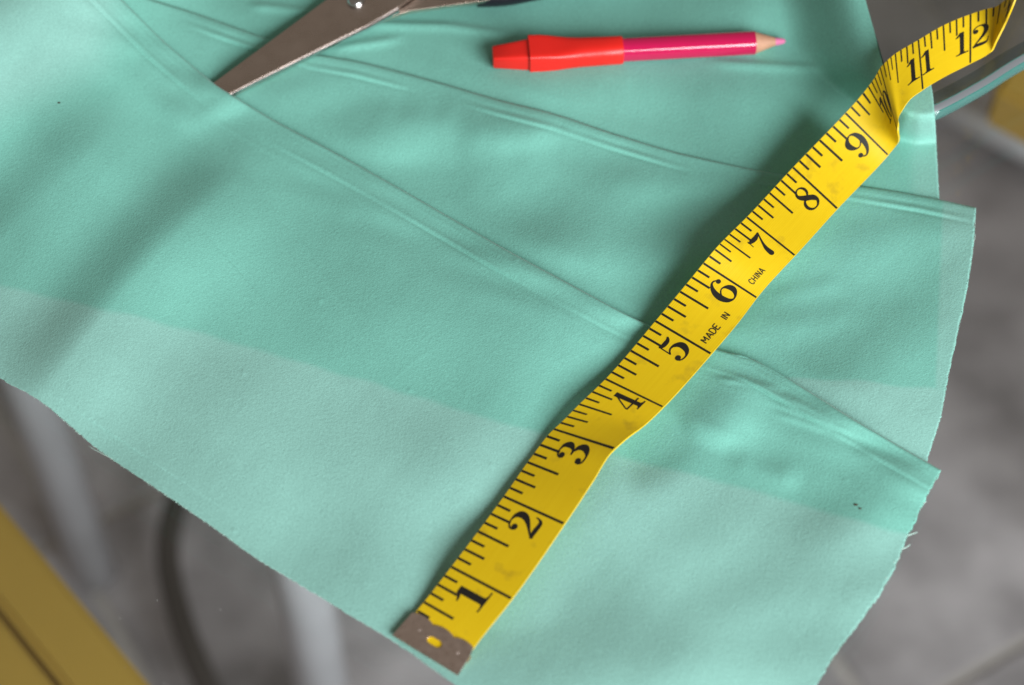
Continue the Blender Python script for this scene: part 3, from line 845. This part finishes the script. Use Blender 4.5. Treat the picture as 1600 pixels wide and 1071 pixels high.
# wrap round the end and under
pf = [(.0, .00045), (-.012, .0003), (-.018, -.0001), (-.012, -.0006), (0, -.0009), (.25, -.0009)]
V = []; F = []
tt = np.linspace(-.03, 1.03, 12)
for s, l in pf:
    b0 = tape_at(np.full(12, max(s, 0)), tt, l)
    if s < 0:
        dv = tape_at(np.full(12, 0.02), tt, 0) - tape_at(np.full(12, 0.0), tt, 0)
        b0 = b0 + dv / .02 * s
    V.extend(b0)
for i in range(len(pf) - 1):
    for j in range(11): F.append((i * 12 + j, i * 12 + j + 1, (i + 1) * 12 + j + 1, (i + 1) * 12 + j))
mesh_obj("folded_lip", V, F, M['clip'], clip)
for s, t in ((.20, .20), (.20, .83)):
    V = [tape_at(s, t, .00070)[0]]; F = []
    for r_, l in ((.35, .00068), (.7, .00058), (1.0, .00044)):
        for k in range(14):
            th = 2 * math.pi * k / 14
            V.append(tape_at(s + .036 * r_ * math.cos(th), t + .045 * r_ * math.sin(th), l)[0])
    for k in range(14):
        k2 = (k + 1) % 14
        F.append((0, 1 + k, 1 + k2))
        for q in range(2): F.append((1 + q * 14 + k, 15 + q * 14 + k, 15 + q * 14 + k2, 1 + q * 14 + k2))
    mesh_obj("rivet", V, F, M['clip'], clip)

# ------------------------------------------------------------------ scissors
sci = thing("scissors", "steel scissors with black handles, blade tip tucked under the fabric fold", "scissors", tuple(map(float, P(555, 3, .006))))
def plate(name, px, dz, depth, mat, parent, bevel=.00012):
    px = np.array(px, float)
    return prism(name, P(px[:, 0], px[:, 1], zs(px[:, 0], px[:, 1]) + dz), depth, mat, parent, bevel)
b1 = plate("blade", [(262, 196), (275, 172), (333, 130), (420, 66), (512, -2), (560, -30), (620, -62), (670, -72), (690, -50), (660, -18), (622, 11), (575, 38), (520, 65), (440, 105), (356, 147), (300, 177)], 0, .0016, M['steel'], sci)
hl = plate("ground_edge", [(300, 178), (356, 148.5), (440, 106.5), (520, 66.5), (575, 39.5), (622, 12.5), (624, 17), (577, 43), (521, 69.5), (441, 109), (357, 150.5), (302, 180)], -.0006, .0009, M['bright_steel'], b1, bevel=0)
b2 = plate("blade", [(270, 194), (350, 146), (440, 100), (540, 40), (600, 8), (640, -24), (690, -34), (760, -28), (800, -22), (800, -6), (742, 3), (690, 10), (640, 17), (600, 30), (560, 49), (480, 89), (380, 139), (300, 182)], -.0019, .0016, M['steel'], sci)
# screw
c = P(556, 2, float(zs(556, 2))); V = []; F = []
prof = [(.0031, 0), (.0031, .0007), (.0026, .0014), (.0015, .0019), (.0004, .0020)]
for r_, h_ in prof:
    for k in range(20):
        th = 2 * math.pi * k / 20; V.append(c + np.array([r_ * math.cos(th), r_ * math.sin(th), h_]))
for i in range(len(prof) - 1):
    for k in range(20):
        k2 = (k + 1) % 20; F.append((i * 20 + k, i * 20 + k2, i * 20 + 20 + k2, i * 20 + 20 + k))
F.append(tuple(range(80, 100)))
mesh_obj("pivot_screw", V, F, M['bright_steel'], sci)
def handle(loop_px, z, r):
    pts = [P(x, y, z) for x, y in loop_px]
    return tube("handle", pts, r, M['black_plastic'], sci, n=18, res=70)
handle([(745, -7), (790, -9), (860, -22), (960, -38), (1050, -75), (1085, -130), (1040, -185), (950, -190), (860, -150), (800, -85), (752, -18), (745, -7)], .0085, .0042)
handle([(660, -62), (680, -95), (690, -150), (705, -240), (745, -320), (810, -345), (850, -300), (840, -220), (790, -150), (720, -95), (668, -66)], .0085, .0042)

# ------------------------------------------------------------------ pencil
pa = P(770, 89.5, .0068); pb = P(1226, 64.5, .0066)
ax = pb - pa; PL = np.linalg.norm(ax); ax /= PL
sd = np.cross(np.array([0, 0, 1.0]), ax); sd /= np.linalg.norm(sd); upv = np.cross(ax, sd)
pen = thing("tailors_pencil", "pink fabric marking pencil with a red plastic cap at its end", "pencil", tuple(map(float, pa)))
U = PL / 456.0                                 # metres per photo px along it
def loft(name, secs, mat, parent, n=40, cap=True):
    """secs: (px along, half width m, half height m, squareness, z shift)"""
    V = []; F = []
    for x, w, h, e, dz in secs:
        c = pa + ax * (x - 770) * U + upv * dz
        for k in range(n):
            th = 2 * math.pi * k / n + math.pi / n
            cx, sx_ = math.cos(th), math.sin(th)
            V.append(c + sd * w * math.copysign(abs(cx) ** (2 / e), cx) + upv * h * math.copysign(abs(sx_) ** (2 / e), sx_))
    for i in range(len(secs) - 1):
        for k in range(n):
            k2 = (k + 1) % n; F.append((i * n + k, i * n + k2, i * n + n + k2, i * n + n + k))
    if cap:
        F.append(tuple(range(n - 1, -1, -1))); F.append(tuple(range((len(secs) - 1) * n, len(secs) * n)))
    o = mesh_obj(name, V, F, mat, parent)
    e_ = o.modifiers.new("edges", 'EDGE_SPLIT'); e_.split_angle = math.radians(40)
    return o
mm = .001
loft("pencil_barrel", [(930, 3.9*mm, 3.9*mm, 2.3, 0), (1179, 3.9*mm, 3.9*mm, 2.3, 0)], M['pink_paint'], pen)
loft("sharpened_wood", [(1178.5, 3.8*mm, 3.8*mm, 2.2, 0), (1181, 3.6*mm, 3.6*mm, 2.1, 0), (1211, 1.45*mm, 1.45*mm, 2, 0)], M['wood'], pen)
loft("pink_point", [(1210.5, 1.45*mm, 1.45*mm, 2, 0), (1220, 1.15*mm, 1.15*mm, 2, 0), (1225, .85*mm, .85*mm, 2, 0), (1227, .35*mm, .35*mm, 2, 0)], M['lead'], pen)
cap = loft("cap", [(825.5, 5.3*mm, 4.4*mm, 9, .3*mm), (826.5, 5.55*mm, 4.65*mm, 8, .3*mm), (845, 5.5*mm, 4.5*mm, 8, .3*mm), (858, 5.35*mm, 4.2*mm, 7, .25*mm), (872, 5.18*mm, 4.0*mm, 5.2, .15*mm), (888, 4.98*mm, 4.1*mm, 3.6, .05*mm), (906, 4.8*mm, 4.4*mm, 2.8, 0), (940, 4.62*mm, 4.5*mm, 2.6, 0), (970, 4.5*mm, 4.45*mm, 2.6, 0), (972, 4.3*mm, 4.25*mm, 2.6, 0)], M['red_plastic'], pen)
loft("eraser_plug", [(770, 3.0*mm, 2.5*mm, 5, 0), (771.5, 3.25*mm, 2.75*mm, 6, 0), (800, 3.9*mm, 3.3*mm, 6, .1*mm), (823, 4.55*mm, 3.8*mm, 6, .2*mm), (827, 4.55*mm, 3.8*mm, 6, .2*mm)], M['red_plastic'], cap)

# ------------------------------------------------------------------ dust on the glass
V = []; F = []
for _ in range(140):
    x, y = rng.uniform(0, 1600), rng.uniform(0, 1071)
    if not (x > 1470 + rng.uniform(0, 40) or y > 640 + .72 * x): continue
    c = P(x, y, .00015); r_ = rng.uniform(.00008, .00022); b = len(V)
    V += [c + np.array(v) * r_ for v in ((1, 0, 0), (-.5, .87, 0), (-.5, -.87, 0), (0, 0, .9))]
    F += [(b, b + 1, b + 3), (b + 1, b + 2, b + 3), (b + 2, b, b + 3)]
dust = mesh_obj("dust", V, F, simple("pale_dust", (.6, .58, .55), .9))
dust["kind"] = "stuff"; dust["label"] = "pale dust specks scattered on the clear glass"; dust["category"] = "dust"

# dark specks caught on the cloth
sm_ = simple("dark_lint", (.06, .05, .03), .9)
for x, y, r_ in ((1337, 789, .0007), (1344, 795, .0005), (92, 161, .0006)):
    z0 = float(zA(np.array([x * 1.0]), np.array([y * 1.0]))[0]) / 1000
    c = P(x, y, z0 + .0002)
    V = [c + np.array([math.cos(q) * r_ * (1 + .4 * math.sin(3 * q)), math.sin(q) * r_ * .6, 0]) for q in np.linspace(0, 6.28, 9)[:-1]] + [c + np.array([0, 0, .0003])]
    mesh_obj("lint_speck", V, [(i, (i + 1) % 8, 8) for i in range(8)], sm_, fabric)
